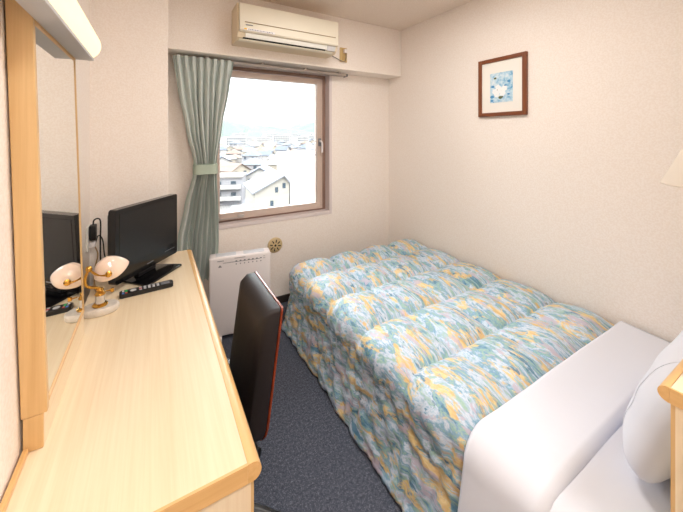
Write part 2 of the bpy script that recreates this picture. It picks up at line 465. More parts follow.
bm = B(); box(bm, -.013, .013, -.028, .0, -.015, .018, .006); obj('plug_body', bm, WHITEP, pg, 40)
bm = B(); tube(bm, spline([(.002, -.02, -.012), (.004, -.022, -.05), (-.01, -.018, -.085), (-.05, -.012, -.078), (-.1, -.01, -.06), (-.165, -.02, -.045)], 6), .0035, 8); obj('cord', bm, mat('grey_cord', srgb(120, 110, 100), .6), pg, 40)

# vent dial
vd = thing('air_vent', 'round beige wall vent below the window right of the white heater', 'vent', (.842, YB, .48))
bm = B(); lathe(bm, [(0, .012), (.03, .012), (.054, .009), (.061, .003), (.062, 0)], 40); bm.transform(Matrix.Rotation(PI/2, 4, 'X')); obj('disc', bm, BEIGE, vd, 40)
for k in range(8):
    a = 2*PI*k/8+.2
    bm = B(); box(bm, -.004, .004, -.0135, -.01, .022, .046, .001, 1); bm.transform(Matrix.Rotation(a, 4, 'Y')); obj('slot', bm, DARKP, vd)
bm = B(); lathe(bm, [(0, .018), (.007, .016), (.009, .011)], 20); bm.transform(Matrix.Rotation(PI/2, 4, 'X')); obj('knob', bm, BLACK, vd, 40)

# ------------------------------------------------------------------ white heater on the floor
ht = thing('panel_heater', 'white free-standing panel heater below the window behind the desk chair', 'heater', (.508, 2.212, 0), math.radians(-9.8))
bm = B(); box(bm, -.2, .2, 0, .10, .025, .552, .012, 3); obj('body', bm, WHITEP, ht, 30)
bm = B(); box(bm, -.16, -.03, .02, .08, .551, .5545, .001, 1); box(bm, .02, .16, .02, .08, .551, .5545, .001, 1); obj('top_grille', bm, mat('pale_grey', srgb(206, 208, 214), .5), ht)
bm = B(); box(bm, -.115, .125, -.0012, .001, .512, .5145); obj('control_line', bm, GREYP, ht)
for k in range(7):
    bm = B(); x = -.035+k*.027; box(bm, x, x+.012, -.003, .001, .515, .5215, .001, 1); obj('button', bm, GREYP, ht)
bm = B()
for k in range(7): x = -.035+k*.027; box(bm, x+.002, x+.009, -.0012, .001, .494, .501)
for k in range(5): box(bm, -.148+k*.008, -.142+k*.008, -.0012, .001, .526, .531)
box(bm, -.04, .03, -.0012, .001, .536, .539); box(bm, .148, .163, -.0012, .001, .514, .516); box(bm, .148, .163, -.0012, .001, .526, .528)
obj('lettering', bm, GREYP, ht)
bm = B(); prism(bm, [(-.145, .487), (-.12, .487), (-.1325, .503)], 1, -.0012, .001); obj('triangle_mark', bm, GREYP, ht)
for x in (-.15, .15):
    bm = B(); box(bm, x-.03, x+.03, -.03, .13, 0, .026, .006); obj('foot', bm, WHITEP, ht, 30)

# ------------------------------------------------------------------ desk
DX0, DX1, DY0, DY1, DZ = -.237, .192, .652, 2.056, .70
desk = thing('writing_desk', 'long maple desk with honey bullnose edge along the left wall', 'desk', (0, 1.35, 0))
bm = B(); box(bm, DX0, DX1-.028, DY0+.005, DY1, DZ-.036, DZ, .0006, 1); part('desktop', bm, MAPLE, desk)
# bullnose front edging
bn = [(DX1-.0282, DZ-.038), (DX1-.0282, DZ+.0006), (DX1-.018, DZ+.0008)]+[(DX1-.018+.018*math.sin(a), DZ-.0186+.0194*math.cos(a)) for a in [PI*k/10 for k in range(1, 10)]]+[(DX1-.018, DZ-.038)]
bm = B(); prism(bm, bn, 1, DY0, DY1); bm.faces.ensure_lookup_table(); part('front_edging', bm, OAK, desk, 40)
bm = B(); box(bm, DX0, DX1-.0285, DY0-.0005, DY0+.0052, DZ-.038, DZ+.0006, .0004, 1); part('end_edging', bm, OAK_X, desk)
bm = B(); box(bm, DX0+.0005, DX0+.010, DY0+.006, .908, DZ+.0005, DZ+.014, .002); part('back_lip', bm, OAK, desk)
bm = B(); box(bm, DX0+.03, DX1-.020, DY0+.008, DY0+.046, 0, DZ-.0385); part('side_panel', bm, MAPLE_V, desk)
bm = B(); box(bm, DX1-.020, DX1-.014, DY0+.008, DY0+.046, 0, DZ-.039); part('panel_edging', bm, OAK_V, desk)
bm = B(); box(bm, DX0+.004, DX1-.03, DY1-.04, DY1-.012, 0, DZ-.037); part('side_panel', bm, MAPLE_V, desk)
bm = B(); box(bm, DX0+.03, DX0+.048, DY0+.047, DY1-.042, .35, DZ-.037); part('modesty_panel', bm, MAPLE, desk)

# mirror unit: base block + leaning framed mirror
MY0, MY1, MZ0, MZ1 = .915, 1.337, .786, 1.612
mr = thing('desk_mirror', 'tall wood-framed mirror standing on the desk against the left wall', 'mirror', (-.24, 1.12, DZ))
bm = B(); box(bm, DX0, -.2045, MY0+.002, MY1+.028, DZ+.0008, MZ0-.001, .001, 1); part('base_panel', bm, MAPLE, mr)
bm = B(); box(bm, DX0, -.2045, MY0-.004, MY0+.002, DZ+.0008, MZ0-.0125, .001, 1); part('base_post', bm, OAK_V, mr)
lean = .0275
def leanbox(x0, x1, y0, y1, z0, z1, bev=.0015):
    bm = B(); box(bm, x0, x1, y0, y1, z0, z1, bev, 1)
    for v in bm.verts: v.co.x -= lean*(v.co.z-MZ0)
    return bm
fx0, fx1 = -.2405, -.1985
part('frame_post', leanbox(fx0, fx1, MY0-.004, MY0+.012, MZ0-.012, MZ1+.07), OAK_V, mr)
part('frame_post', leanbox(fx0, fx1, MY1-.012, MY1, MZ0, MZ1+.07), OAK_V, mr)
part('frame_rail', leanbox(fx0, fx1, MY0+.012, MY1-.012, MZ0, MZ0+.014), OAK, mr)
part('frame_rail', leanbox(fx0, fx1, MY0+.012, MY1-.012, MZ1-.004, MZ1+.07), OAK, mr)
part('mirror_glass', leanbox(-.21, -.2005, MY0+.0125, MY1-.0125, MZ0+.0145, MZ1-.0045, 0), MIRROR, mr)

# lamp over the mirror
LY0, LY1 = .70, 1.337
vl = thing('mirror_light', 'lit tube light with grey body fixed to the wall over the mirror', 'wall light', (XL, 1.02, 1.62))
bm = B(); box(bm, -.2205, -.205, LY0, LY1, 1.627, 1.735, .003, 1); part('light_body', bm, GREYM, vl)
GLOW = mat('lit_diffuser', srgb(150, 140, 120), .4, emit=(1, .84, .56, 1), estr=1.15)
dif = [(-.2045, 1.627), (-.1745, 1.627)]+[(-.1955+.042*math.cos(a), 1.668+.046*math.sin(a)) for a in [math.radians(q) for q in range(-50, 100, 12)]]+[(-.2045, 1.713)]
bm = B(); prism(bm, dif, 1, LY0+.006, LY1-.004); part('diffuser', bm, GLOW, vl, 40)
bm = B(); box(bm, -.2205, -.1735, LY0+.003, LY1, 1.617, 1.6265, .0008, 1); part('lower_trim', bm, GREYM, vl)

# ------------------------------------------------------------------ television
tv = thing('television', 'black flat television on its stand at the far end of the desk', 'television', (-.026, 1.7925, DZ), math.atan2(.305, .246))
W2 = .197
bm = B(); prism(bm, rrect(-W2, W2, .035, .352, .012), 1, -.012, .022); obj('bezel', bm, GLOSSB, tv, 30)
bm = B(); box(bm, -W2+.02, W2-.02, -.0135, -.0115, .098, .334, .001, 1); obj('screen', bm, SCREEN, tv)
bm = B(); box(bm, -W2+.03, W2-.05, .022, .065, .06, .33, .015, 3); box(bm, -.10, .06, .06, .085, .08, .27, .01); obj('back_housing', bm, BLACK, tv, 30)
bm = B(); box(bm, -.055, .055, .0, .03, .010, .06, .004); obj('neck', bm, BLACK, tv)
bm = B(); prism(bm, [(-.118, -.10), (.112, -.10), (.117, -.092), (.09, .075), (-.09, .075), (-.123, -.092)], 2, .001, .010)
bmesh.ops.bevel(bm, geom=list(bm.edges), offset=.003, segments=2, profile=.5, affect='EDGES'); obj('stand_base', bm, GLOSSB, tv, 30)
bm = B(); box(bm, -.02, .02, -.0135, -.0115, .056, .060); obj('logo', bm, GREYP, tv)
for k in range(6):
    bm = B(); box(bm, .10+k*.013, .107+k*.013, -.0138, -.0115, .070, .073); obj('button', bm, GREYP, tv)

# remote control
rc = thing('remote_control', 'black remote control with coloured buttons lying before the television', 'remote control', (-.026, 1.60, DZ), math.radians(4))
bm = B(); prism(bm, rrect(-.098, .098, -.021, .021, .008), 2, .0008, .018); bmesh.ops.bevel(bm, geom=[e for e in bm.edges if abs(e.verts[0].co.z-e.verts[1].co.z) < 1e-5], offset=.003, segments=2, profile=.5, affect='EDGES')
obj('casing', bm, BLACK, rc, 30)
for x, y, m_ in ((-.085, -.012, BLUEP), (-.074, -.012, REDP), (-.074, .0, GREENP), (-.074, .011, GREENP), (-.085, .0, GREYP), (-.085, .011, WHITEP)):
    bm = B(); box(bm, x-.004, x+.004, y-.005, y+.005, .017, .0195, .001, 1); obj('button', bm, m_, rc)
bm = B(); lathe(bm, [(0, .0192), (.011, .0192), (.012, .017)], 20, (-.05, 0)); obj('dial_pad', bm, GREYM, rc, 40)
for k in range(5):
    for y in (-.011, 0, .011):
        bm = B(); x = -.024+k*.016; box(bm, x-.005, x+.005, y-.0035, y+.0035, .017, .0195, .001, 1)
        obj('button', bm, REDP if (k == 0 and y == 0) else GREYM, rc)
bm = B(); box(bm, .052, .085, -.013, .013, .0175, .0186); obj('label_plate', bm, GREYP, rc)

# ------------------------------------------------------------------ desk lamp
LX, LYY = -.176, 1.50
dl = thing('desk_lamp', 'brass desk lamp with shell glass shade on an oval marble foot', 'lamp', (LX, LYY, DZ))
bm = B(); lathe(bm, [(0, .001), (.056, .001), (.060, .006), (.060, .020), (.055, .026), (0, .026)], 40, (0, 0), 1, .72); obj('marble_base', bm, MARBLE, dl, 35)
bm = B(); lathe(bm, [(0, .026), (.024, .026), (.025, .031), (.018, .037), (.0, .038)], 24); obj('base_collar', bm, BRASS, dl, 40); bm = B(); lathe(bm, [(.016, .066), (.018, .070), (.014, .076), (.010, .08), (.012, .086), (.008, .092), (0, .094)], 20); obj('brass_fittings', bm, BRASS, dl, 40)
bm = B(); lathe(bm, [(.015, .037), (.015, .067)], 20); obj('marble_column', bm, MARBLE, dl, 40)
J = (-.030, -.030, .180)
bm = B(); tube(bm, spline([(0, 0, .088), (-.01, -.008, .098), (-.035, -.02, .112), (-.042, -.026, .14), J], 6), .005, 10); obj('lower_arm', bm, BRASS, dl, 40)
bm = B(); lathe(bm, [(0, -.011), (.008, -.009), (.011, 0), (.008, .009), (0, .011)], 16); bm.transform(Matrix.Translation(J)); obj('joint_knob', bm, BRASS, dl, 60)
SC = Vector((.036, -.012, .165))
bm = B(); tube(bm, spline([J, (-.008, -.045, .162), (.02, -.055, .155), (SC.x, SC.y-.045, SC.z-.008)], 6), .004, 10); obj('upper_arm', bm, BRASS, dl, 40)
# scallop-shell shade: half dome stretched to a tip
bm = B()
def shell(s, t):
    a = (s-.5)*2*PI*.5*1.08          # around the dome
    L = .058
    along = -1+2*t
    rad = max(0, 1-abs(along)**(2.4 if along < 0 else 1.5))**(.5 if along < 0 else .72)
    rib = 1+.012*math.cos(a*14)
    y = math.sin(a)*.044*rad*rib; z = math.cos(a)*.060*rad*rib
    return Vector((along*L, y, z-.012))
grid(bm, shell, 40, 30)
bm.transform(Matrix.Translation(SC) @ Matrix.Rotation(math.radians(20), 4, 'Z') @ Matrix.Rotation(math.radians(-16), 4, 'Y') @ Matrix.Rotation(math.radians(12), 4, 'X'))
o = obj('glass_shade', bm, OPAL, dl, 80)
md = o.modifiers.new('thickness', 'SOLIDIFY'); md.thickness = .003
bm = B(); lathe(bm, [(0, -.006), (.010, -.004), (.011, .004), (.006, .007), (0, .008)], 16); bm.transform(Matrix.Translation((SC.x-.004, SC.y-.046, SC.z-.006)) @ Matrix.Rotation(PI/2, 4, 'X')); obj('shade_screw', bm, BRASS, dl, 60)
bm = B(); tube(bm, [(.018, -.006, .078), (.034, -.012, .080)], .0025, 8); box(bm, .032, .044, -.017, -.009, .073, .087, .002); obj('switch_key', bm, BRASS, dl)

# plugs and cables behind the lamp
so = thing('power_strip_outlet', 'white wall socket in the left corner behind the desk lamp', 'outlet', (XL, 1.99, .86))
bm = B(); box(bm, 0, .008, -.036, .036, -.06, .06, .003); obj('cover_plate', bm, IVORY, so)
bm = B(); box(bm, .007, .010, -.016, .016, -.045, .045, .001, 1); obj('socket_panel', bm, WHITEP, so)
ad = thing('power_adapter', 'black power adapter plugged into the corner socket by the television', 'adapter', (XL+.010, 1.985, .885))
bm = B(); box(bm, 0, .028, -.022, .022, -.035, .04, .006); obj('adapter_body', bm, BLACK, ad, 30)
bm = B(); tube(bm, spline([(.014, -.0, .038), (.018, -.005, .062), (.035, -.01, .07), (.045, -.012, .05), (.044, -.012, -.05), (.05, -.02, -.16), (.09, -.05, -.178), (.18, -.10, -.18)], 6), .0035, 8); obj('cable', bm, RUBBER, ad, 40)
w2 = thing('lamp_plug', 'white plug with brown lamp flex below the black adapter', 'plug', (XL+.010, 1.985, .828))
bm = B(); box(bm, 0, .024, -.014, .014, -.014, .014, .004); obj('plug_body', bm, WHITEP, w2, 30)
bm = B(); tube(bm, spline([(.02, -.002, -.008), (.035, -.02, -.05), (.03, -.08, -.10), (.045, -.2, -.119), (.09, -.42, -.122)], 6), .0028, 8); obj('flex', bm, mat('gold_flex', srgb(170, 132, 80), .45), w2, 40)
an = obj('antenna_cable', None or (lambda b: (tube(b, spline([(-.262, 2.03, .80), (-.245, 2.01, .86), (-.225, 2.0, .84), (-.215, 1.99, .76), (-.19, 1.96, .711), (-.115, 1.93, .715), (-.10, 1.92, .78), (-.098, 1.895, .84)], 6), .003, 8), b)[1])(B()), RUBBER, None, 40)
tag(an, 'black antenna cable looping from the corner to the television back', 'cable')

# ------------------------------------------------------------------ desk chair
ch = thing('desk_chair', 'dark leather swivel chair with cherry wood back shell tucked under the desk', 'chair', (.16, 1.18, 0))
cy = 0.0
def backface(off, z):                      # x of a layer of the backrest at height z
    t = (z-.33)/.47
    return .142+.062*t + off
outl = rrect(-.188, .158, .348, .806, [.03, .012, .10, .10], 8)
def slab(bm, off0, off1, inset=0, puff=0):
    cyy = -.007; czz = .5625
    A = []; Bv = []
    for (y, z) in outl:
        yy = cyy+(y-cyy)*(1-inset/.16); zz = czz+(z-czz)*(1-inset/.24)
        A.append(bm.verts.new((backface(off0, zz), yy, zz)))
    n = len(A)
    rings = [A]
    for (k, o_) in ((1.0, off0+(off1-off0)*.75), (.93, off1+puff*.55), (.7, off1+puff*.85), (.35, off1+puff)):
        rr = []
        for (y, z) in outl:
            yy = cyy+(y-cyy)*(1-inset/.16)*k; zz = czz+(z-czz)*(1-inset/.24)*(k if k > .9 else k)
            rr.append(bm.verts.new((backface(o_, zz), yy, zz)))
        rings.append(rr)
    for P, Q in zip(rings, rings[1:]):
        for k in range(n): bm.faces.new((P[k], P[(k+1)%n], Q[(k+1)%n], Q[k]))
    bm.faces.new(A[::-1]); bm.faces.new(rings[-1])
bm = B(); slab(bm, 0, -.008, 0, 0); obj('back_shell', bm, CHERRY, ch, 30)
bm = B(); slab(bm, -.0082, -.046, .0025, -.024); obj('back_cushion', bm, LEATHER, ch, 50)
bm = B(); prism(bm, rrect(-.26, .125, -.18, .19, [.05, .07, .07, .05], 6), 2, .41, .46)
bmesh.ops.bevel(bm, geom=[e for e in bm.edges if abs(e.verts[0].co.z-e.verts[1].co.z) < 1e-5], offset=.016, segments=3, profile=.5, affect='EDGES'); obj('seat', bm, LEATHER, ch, 40)
bm = B(); prism(bm, rrect(-.23, .10, -.15, .165, .05, 6), 2, .395, .41); obj('seat_shell', bm, CHERRY, ch, 40)
bm = B(); tube(bm, spline([(-.02, 0, .378), (.04, 0, .375), (.075, 0, .40), (.095, 0, .47)], 6), .016, 10); obj('back_bracket', bm, BLACK, ch, 40)
bm = B(); lathe(bm, [(.045, .385), (.045, .37), (.024, .36), (.024, .20), (.032, .195), (.034, .085), (0, .085)], 24); obj('gas_column', bm, BLACK, ch, 40)
for k in range(5):
    a = math.radians(-33+72*k)
    dx, dy = math.cos(a), math.sin(a)
    bm = B(); tube(bm, spline([(0.02*dx, .02*dy, .095), (.12*dx, .12*dy, .088), (.22*dx, .22*dy, .066), (.265*dx, .265*dy, .054)], 4), [.021]*4+[.019]*4+[.016]*5, 10)
    lg = obj('base_leg', bm, BLACK, ch, 40)
    bm = B()
    for s in (-.013, .013):
        m4 = Matrix.Translation((.262*dx-s*dy, .262*dy+s*dx, .025)) @ Matrix.Rotation(a, 4, 'Z') @ Matrix.Rotation(PI/2, 4, 'X')
        b2 = bmesh.new(); lathe(b2, [(0, -.008), (.023, -.008), (.0245, -.005), (.0245, .005), (.023, .008), (0, .008)], 20); b2.transform(m4)
        me = bpy.data.meshes.new('t'); b2.to_mesh(me); b2.free(); bm.from_mesh(me); bpy.data.meshes.remove(me)
    tube(bm, [(.262*dx, .262*dy, .062), (.262*dx, .262*dy, .03)], .007, 8)
    obj('caster', bm, BLACK, lg, 40)

# ------------------------------------------------------------------ picture
px0, px1, pz0, pz1 = 1.122, 1.462, 1.497, 1.893
pc = thing('framed_picture', 'small walnut framed print of white flowers on the right wall', 'picture', (XR, 1.292, 1.695))
fw = .026
bm = B(); box(bm, XR-.022, XR-.001, px0, px0+fw, pz0, pz1, .002, 1); part('frame_side', bm, WALNUT_V, pc)
bm = B(); box(bm, XR-.022, XR-.001, px1-fw, px1, pz0, pz1, .002, 1); part('frame_side', bm, WALNUT_V, pc)
bm = B(); box(bm, XR-.022, XR-.001, px0+fw, px1-fw, pz0, pz0+fw, .002, 1); part('frame_side', bm, WALNUT, pc)
bm = B(); box(bm, XR-.022, XR-.001, px0+fw, px1-fw, pz1-fw, pz1, .002, 1); part('frame_side', bm, WALNUT, pc)
bm = B(); box(bm, XR-.012, XR-.002, px0+fw, px1-fw, pz0+fw, pz1-fw); part('mount', bm, PAPER, pc)
def print_mat():
    m, nt, p = new_mat('blue_wash')
    tc = N(nt, 'ShaderNodeTexCoord')
    no = N(nt, 'ShaderNodeTexNoise', Scale=30, Detail=5, Roughness=.65); nt.links.new(tc.outputs['Object'], no.inputs['Vector'])
    r = ramp(nt, [(.34, srgb(96, 160, 200)), (.45, srgb(168, 204, 224)), (.56, srgb(204, 222, 232)), (.7, srgb(226, 232, 236))])
    nt.links.new(no.outputs[0], r.inputs[0]); nt.links.new(r.outputs[0], p.inputs['Base Color']); p.inputs['Roughness'].default_value = .6
    return m
art = (1.212, 1.372, 1.59, 1.79)
bm = B(); box(bm, XR-.0135, XR-.012, art[0], art[1], art[2], art[3]); pr_ = part('print', bm, print_mat(), pc)
WF = mat('petal_white', srgb(240, 240, 240), .7); DGN = mat('leaf_dark', srgb(84, 92, 56), .7); BLU = mat('leaf_blue', srgb(70, 140, 190), .7)
def blob(y, z, r, m_, name, e=1.0):
    bm = B(); lathe(bm, [(0, .0012), (r, .001), (r, 0)], 10, (0, 0), 1, e)
    bm.transform(Matrix.Translation((XR-.0135, y, z)) @ Matrix.Rotation(-PI/2, 4, 'Y')); bm2 = bm
    o = part(name, bm2, m_, pr_) if False else None
    bmesh.ops.translate(bm, verts=bm.verts, vec=-Vector(pc.location)); return obj(name, bm, m_, pr_)
for (y, z) in ((1.325, 1.645), (1.300, 1.672), (1.282, 1.650), (1.315, 1.690), (1.337, 1.665), (1.270, 1.680)):
    bm = B()
    for k in range(5):
        a = 2*PI*k/5+y*40
        lathe(bm, [(0, .0012), (.0095, .001), (.0095, 0)], 10, (0.011*math.cos(a), .011*math.sin(a)))
    bm.transform(Matrix.Translation(Vector((XR-.0135, y, z))-Vector(pc.location)) @ Matrix.Rotation(-PI/2, 4, 'Y')); obj('flower', bm, WF, pr_)
for (y, z, r) in ((1.335, 1.755, .007), (1.298, 1.622, .010), (1.318, 1.675, .003), (1.29, 1.665, .003), (1.285, 1.625, .006)): blob(y, z, r, DGN, 'leaf', 1.4)
for (y, z, r) in ((1.238, 1.725, .008), (1.358, 1.63, .010), (1.352, 1.70, .008), (1.36, 1.605, .008), (1.262, 1.70, .006), (1.24, 1.64, .006)): blob(y, z, r, BLU, 'leaf', 1.5)

# ------------------------------------------------------------------ bed
BX0, BX1, BY0, BY1 = .875, 1.995, .215, 2.16
bed = thing('bed', 'semi-double bed with white mattress along the right wall', 'bed', (1.44, 1.2, 0))
bm = B(); box(bm, BX0+.02, BX1-.005, BY0, BY1-.02, .10, .20, .01); part('bed_base', bm, MATTR, bed)
bm = B(); box(bm, BX0+.004, BX1, BY0, BY1, .20, .385, .045, 4); part('mattress', bm, MATTR, bed, 40)
for x in (BX0+.08, BX1-.08):
    for y in (BY0+.1, BY1-.12):
        bm = B(); box(bm, x-.03, x+.03, y-.03, y+.03, 0, .10, .004); part('leg', bm, BLACK, bed)

# fitted sheet over the head end
def drape(bm, y0, y1, top, out, zlow, nx=36, ny=16, wob=.003, xr=BX1, rad=.05, seed=0, curl=None):
    """a sheet over the mattress, dropping down its left side; s runs from wall to hem"""
    A = xr-BX0-rad; arc = rad*PI/2; D = top-rad-zlow; L = A+arc+D
    def f(s, t):
        d = s*L; y = y0+(y1-y0)*t
        if d < A: x, z, nx_, nz = xr-d, top, 0, 1
        elif d < A+arc:
            q = (d-A)/rad; x = xr-A-rad*math.sin(q); z = top-rad+rad*math.cos(q); nx_, nz = -math.sin(q), math.cos(q)
        else:
            e = d-A-arc; x = BX0-e*.19; z = top-rad-e; nx_, nz = -1, 0
        o_ = out + wob*noise.noise(Vector((x*3+seed, y*7, z*5)))
        if curl: o_ += curl(s, t)
        return Vector((x+nx_*o_, y, z+nz*o_))
    return grid(bm, f, nx, ny), L
bs = B(); drape(bs, BY0, .505, .40, .008, .14, 60, 20, .004, seed=2)
bsh = obj('fitted_sheet', bs, LINEN, None, 70)
tag(bsh, 'white bottom sheet drawn tight over the mattress below the pillow', 'sheet')
bsh.modifiers.new('t', 'SOLIDIFY').thickness = .003

# bedspread -----------------------------------------------------------
QY0, QY1 = .52, 2.20
QA, QX = 1.995, .868                       # wall side, left edge of top
ROWS = [.62-.33, .62, .95, 1.275, 1.60, 1.925, 2.235]
COLS = [2.0, 1.70, 1.42, 1.145, .868]
def cell(tab, v):
    for a_, b_ in zip(tab, tab[1:]):
        lo, hi = min(a_, b_), max(a_, b_)
        if lo <= v <= hi: return (v-lo)/(hi-lo)
    return 0
RAD = .075; QTOP = .415; HEM = .012; QB = 2.175
def quilt(bm):
    xe, ye = QX+RAD-.02, QB-RAD
    arc = RAD*PI/2; D = QTOP-RAD-HEM
    nX, nY, nS, nK = 130, 150, 50, 14
    uvl = bm.loops.layers.uv.verify()
    def puff(x, y):
        cx, cy_ = cell(COLS, x), cell(ROWS, y)
        px = max(0, math.sin(PI*cx))**.42; py = max(0, math.sin(PI*cy_))**.5
        # gathers running out of the cross seams
        near = math.exp(-(min(cy_, 1-cy_)/.16)**2)
        ru = .013*near*noise.noise(Vector((x*58, y*7, 3)))*min(1, 8*min(cx, 1-cx)+.3)
        hd = min(1, max(0, (y-.62)/.10)); gr = -.006*(math.exp(-(min(cx, 1-cx)/.05)**2)+math.exp(-(min(cy_, 1-cy_)/.045)**2))
        return (.054*px*py+ru+gr)*hd+.004*noise.noise(Vector((x*9, y*9, 0)))-.002
    def top(x, y): return Vector((x, y, QTOP+puff(x, y)))
    V = [[None]*(nY+1) for _ in range(nX+1)]
    UV = {}
    for i in range(nX+1):
        for j in range(nY+1):
            x = QA+(xe-QA)*i/nX; y = QY0+(ye-QY0)*j/nY
            v = bm.verts.new(top(x, y)); V[i][j] = v; UV[v] = (x, y)
    # perimeter: left side from head to foot, round the corner, along the foot
    per = [(V[nX][j], (-1, 0), 'L') for j in range(nY+1)]
    per += [(V[nX][nY], (-math.cos(PI/2*k/nK), math.sin(PI/2*k/nK)), 'C') for k in range(1, nK)]
    per += [(V[i][nY], (0, 1), 'F') for i in range(nX, -1, -1)]
    cols = []; arcl = 0; lastp = None
    for v0, d, side in per:
        p0 = v0.co.copy(); ux, uy = UV[v0]
        corner = side == 'C'
        if lastp is not None: arcl += (Vector((p0.x+d[0]*.08, p0.y+d[1]*.08))-lastp).length
        lastp = Vector((p0.x+d[0]*.08, p0.y+d[1]*.08))
        base = puff(ux, uy)
        col = [v0]
        for k in range(1, nS+1):
            L = (arc+D)*k/nS
            cyv = cell(ROWS, uy) if side == 'L' else (cell(COLS, ux) if side == 'F' else .5)
            ed = max(0, math.sin(PI*cyv))**.35
            if L < arc:
                q = L/RAD; h = RAD*math.sin(q); z = RAD*math.cos(q); nh, nz = math.sin(q), math.cos(q)
            else:
                e = L-arc; h = RAD+e*.16+.02*(e/D)**2; z = -e; nh, nz = 1, .1
            f = min(1, L/(arc*1.1))
            low = max(0, (L-arc)/D)
            hd = min(1, max(0, (uy-.66)/.10)); scal = .030*hd*ed*math.exp(-((L-arc*.75)/(arc*.75))**2)*f
            fold = f*low**.7*(.4+.6*hd)*(.016*noise.noise(Vector((arcl*5.5, low*1.1, 1)))+.010*noise.noise(Vector((arcl*14, low*1.6, 5))))
            ruch = f*(.013*noise.noise(Vector((arcl*42, L*9+arcl*6, 7))))*(1-.5*low)
            diag = .013*f*noise.noise(Vector((arcl*16+L*14, L*22-arcl*7, 9)))
            off = base*(1-f)+scal+fold+ruch+diag
            hemz = -.03*low**3*0 
            P_ = Vector((p0.x+d[0]*(h+nh*off), p0.y+d[1]*(h+nh*off), QTOP-RAD+z+nz*off*(1-low)+base*0))
            if corner: P_.z += .0
            P_.z = max(P_.z, .006)
            v = bm.verts.new(P_); UV[v] = (ux+d[0]*L, uy+d[1]*L*(1 if not corner else 1)); col.append(v)
        cols.append(col)
    for i in range(nX):
        for j in range(nY): bm.faces.new((V[i][j], V[i+1][j], V[i+1][j+1], V[i][j+1]))
    for c0, c1 in zip(cols, cols[1:]):
        for k in range(nS):
            q = [c0[k], c0[k+1], c1[k+1], c1[k]]
            q = [v for n_, v in enumerate(q) if v not in q[:n_]]
            if len(q) > 2: bm.faces.new(q)
    for f in bm.faces:
        for lp in f.loops: lp[uvl].uv = UV[lp.vert]
bm = B(); quilt(bm)
qo = obj('bedspread', bm, QUILT, None, 180)
tag(qo, 'quilted bedspread in a blue and yellow painterly print covering the bed', 'bedspread')
md = qo.modifiers.new('t', 'SOLIDIFY'); md.thickness = .006; md.offset = -1

# turned-down top sheet
TY0, TY1 = .435, .662
def curl(s, t):
    d = (t-.5)*2
    end = 1-abs(t*2-1)**6
    # the head-side edge is a rolled fold, the other edge lies on the quilt
    lift = .030+.018*t if t > .12 else .0325*math.sin(PI/2*(t/.12))**.6
    if t > .95: lift -= .010*((t-.95)/.05)
    return lift+.004*noise.noise(Vector((s*7, t*2, 4)))
bm = B(); drape(bm, TY0, TY1, .40, .004, .06, 90, 40, .004, seed=8, curl=curl)
ts = obj('top_sheet', bm, LINEN, None, 70)
tag(ts, 'white top sheet folded back over the end of the bedspread', 'sheet')
ts.modifiers.new('t', 'SOLIDIFY').thickness = .004

# pillow --------------------------------------------------------------
pw = thing('pillow', 'plump white pillow propped against the wooden headboard', 'pillow', (1.455, .342, .413))
pm = Matrix.Translation((0, .0, .0)) @ Matrix.Rotation(math.radians(19), 4, 'X')
def pill(side):
    def f(s, t):
        a, b = s*2-1, t*2-1
        hw, hh, th = .37, .186, .10
        k = (1-abs(a)**3.2)*(1-abs(b)**3.2)
        d = th*max(0, k)**.48
        # edges draw in between the corners
        x = a*hw*(1-.14*b**6); z = b*hh*(1-.16*a**6)
        d += .006*noise.noise(Vector((a*3, b*3, side)))*k
        return pm @ Vector((x, side*d*(.6 if side < 0 else 1), z+hh))
    return f
bm = B(); grid(bm, pill(1), 40, 30); grid(bm, pill(-1), 40, 30); bmesh.ops.remove_doubles(bm, verts=bm.verts, dist=.0008)
obj('pillowcase', bm, LINEN, pw, 180)
bm = B()
f = pill(1); tube(bm, [f(.16, t/20)+Vector((0, .0008, 0)) for t in range(1, 20)], .0016, 6); obj('hem_seam', bm, LINEN, pw, 60)

# headboard ------------------------------------------------------------
HX0, HY0, HY1, HZ = .80, .055, .21, .914
hbd = thing('headboard', 'maple headboard cabinet with honey bullnose top at the pillow end', 'headboard', (1.40, .13, 0))
bm = B(); box(bm, HX0+.004, 2.0, HY0, HY1-.0165, HZ-.026, HZ, .0006, 1); part('top_shelf', bm, wood('maple_cross', srgb(236, 219, 190), srgb(226, 204, 170), axis=0), hbd)
bn2 = [(HY1-.0162, HZ-.0275), (HY1-.0162, HZ+.0006), (HY1-.014, HZ+.0008)]+[(HY1-.014+.014*math.sin(a), HZ-.0134+(.0138)*math.cos(a)) for a in [PI*k/10 for k in range(1, 10)]]+[(HY1-.014, HZ-.0275)]
bm = B(); prism(bm, bn2, 0, HX0, 2.0); part('front_edging', bm, OAK_X, hbd, 40)
bm = B(); box(bm, HX0, HX0+.004, HY0, HY1-.0163, HZ-.0275, HZ+.0006, .0004, 1); part('end_edging', bm, OAK, hbd)
bm = B(); box(bm, HX0+.003, HX0+.027, HY0, HY1-.023, 0, HZ-.027); part('side_panel', bm, MAPLE_V, hbd)
bm = B(); box(bm, HX0+.003, HX0+.027, HY1-.023, HY1-.017, 0, HZ-.029); part('panel_edging', bm, OAK_V, hbd)
bm = B(); box(bm, HX0+.028, 1.999, HY1-.04, HY1-.022, 0, HZ-.027); part('front_panel', bm, MAPLE_V, hbd)

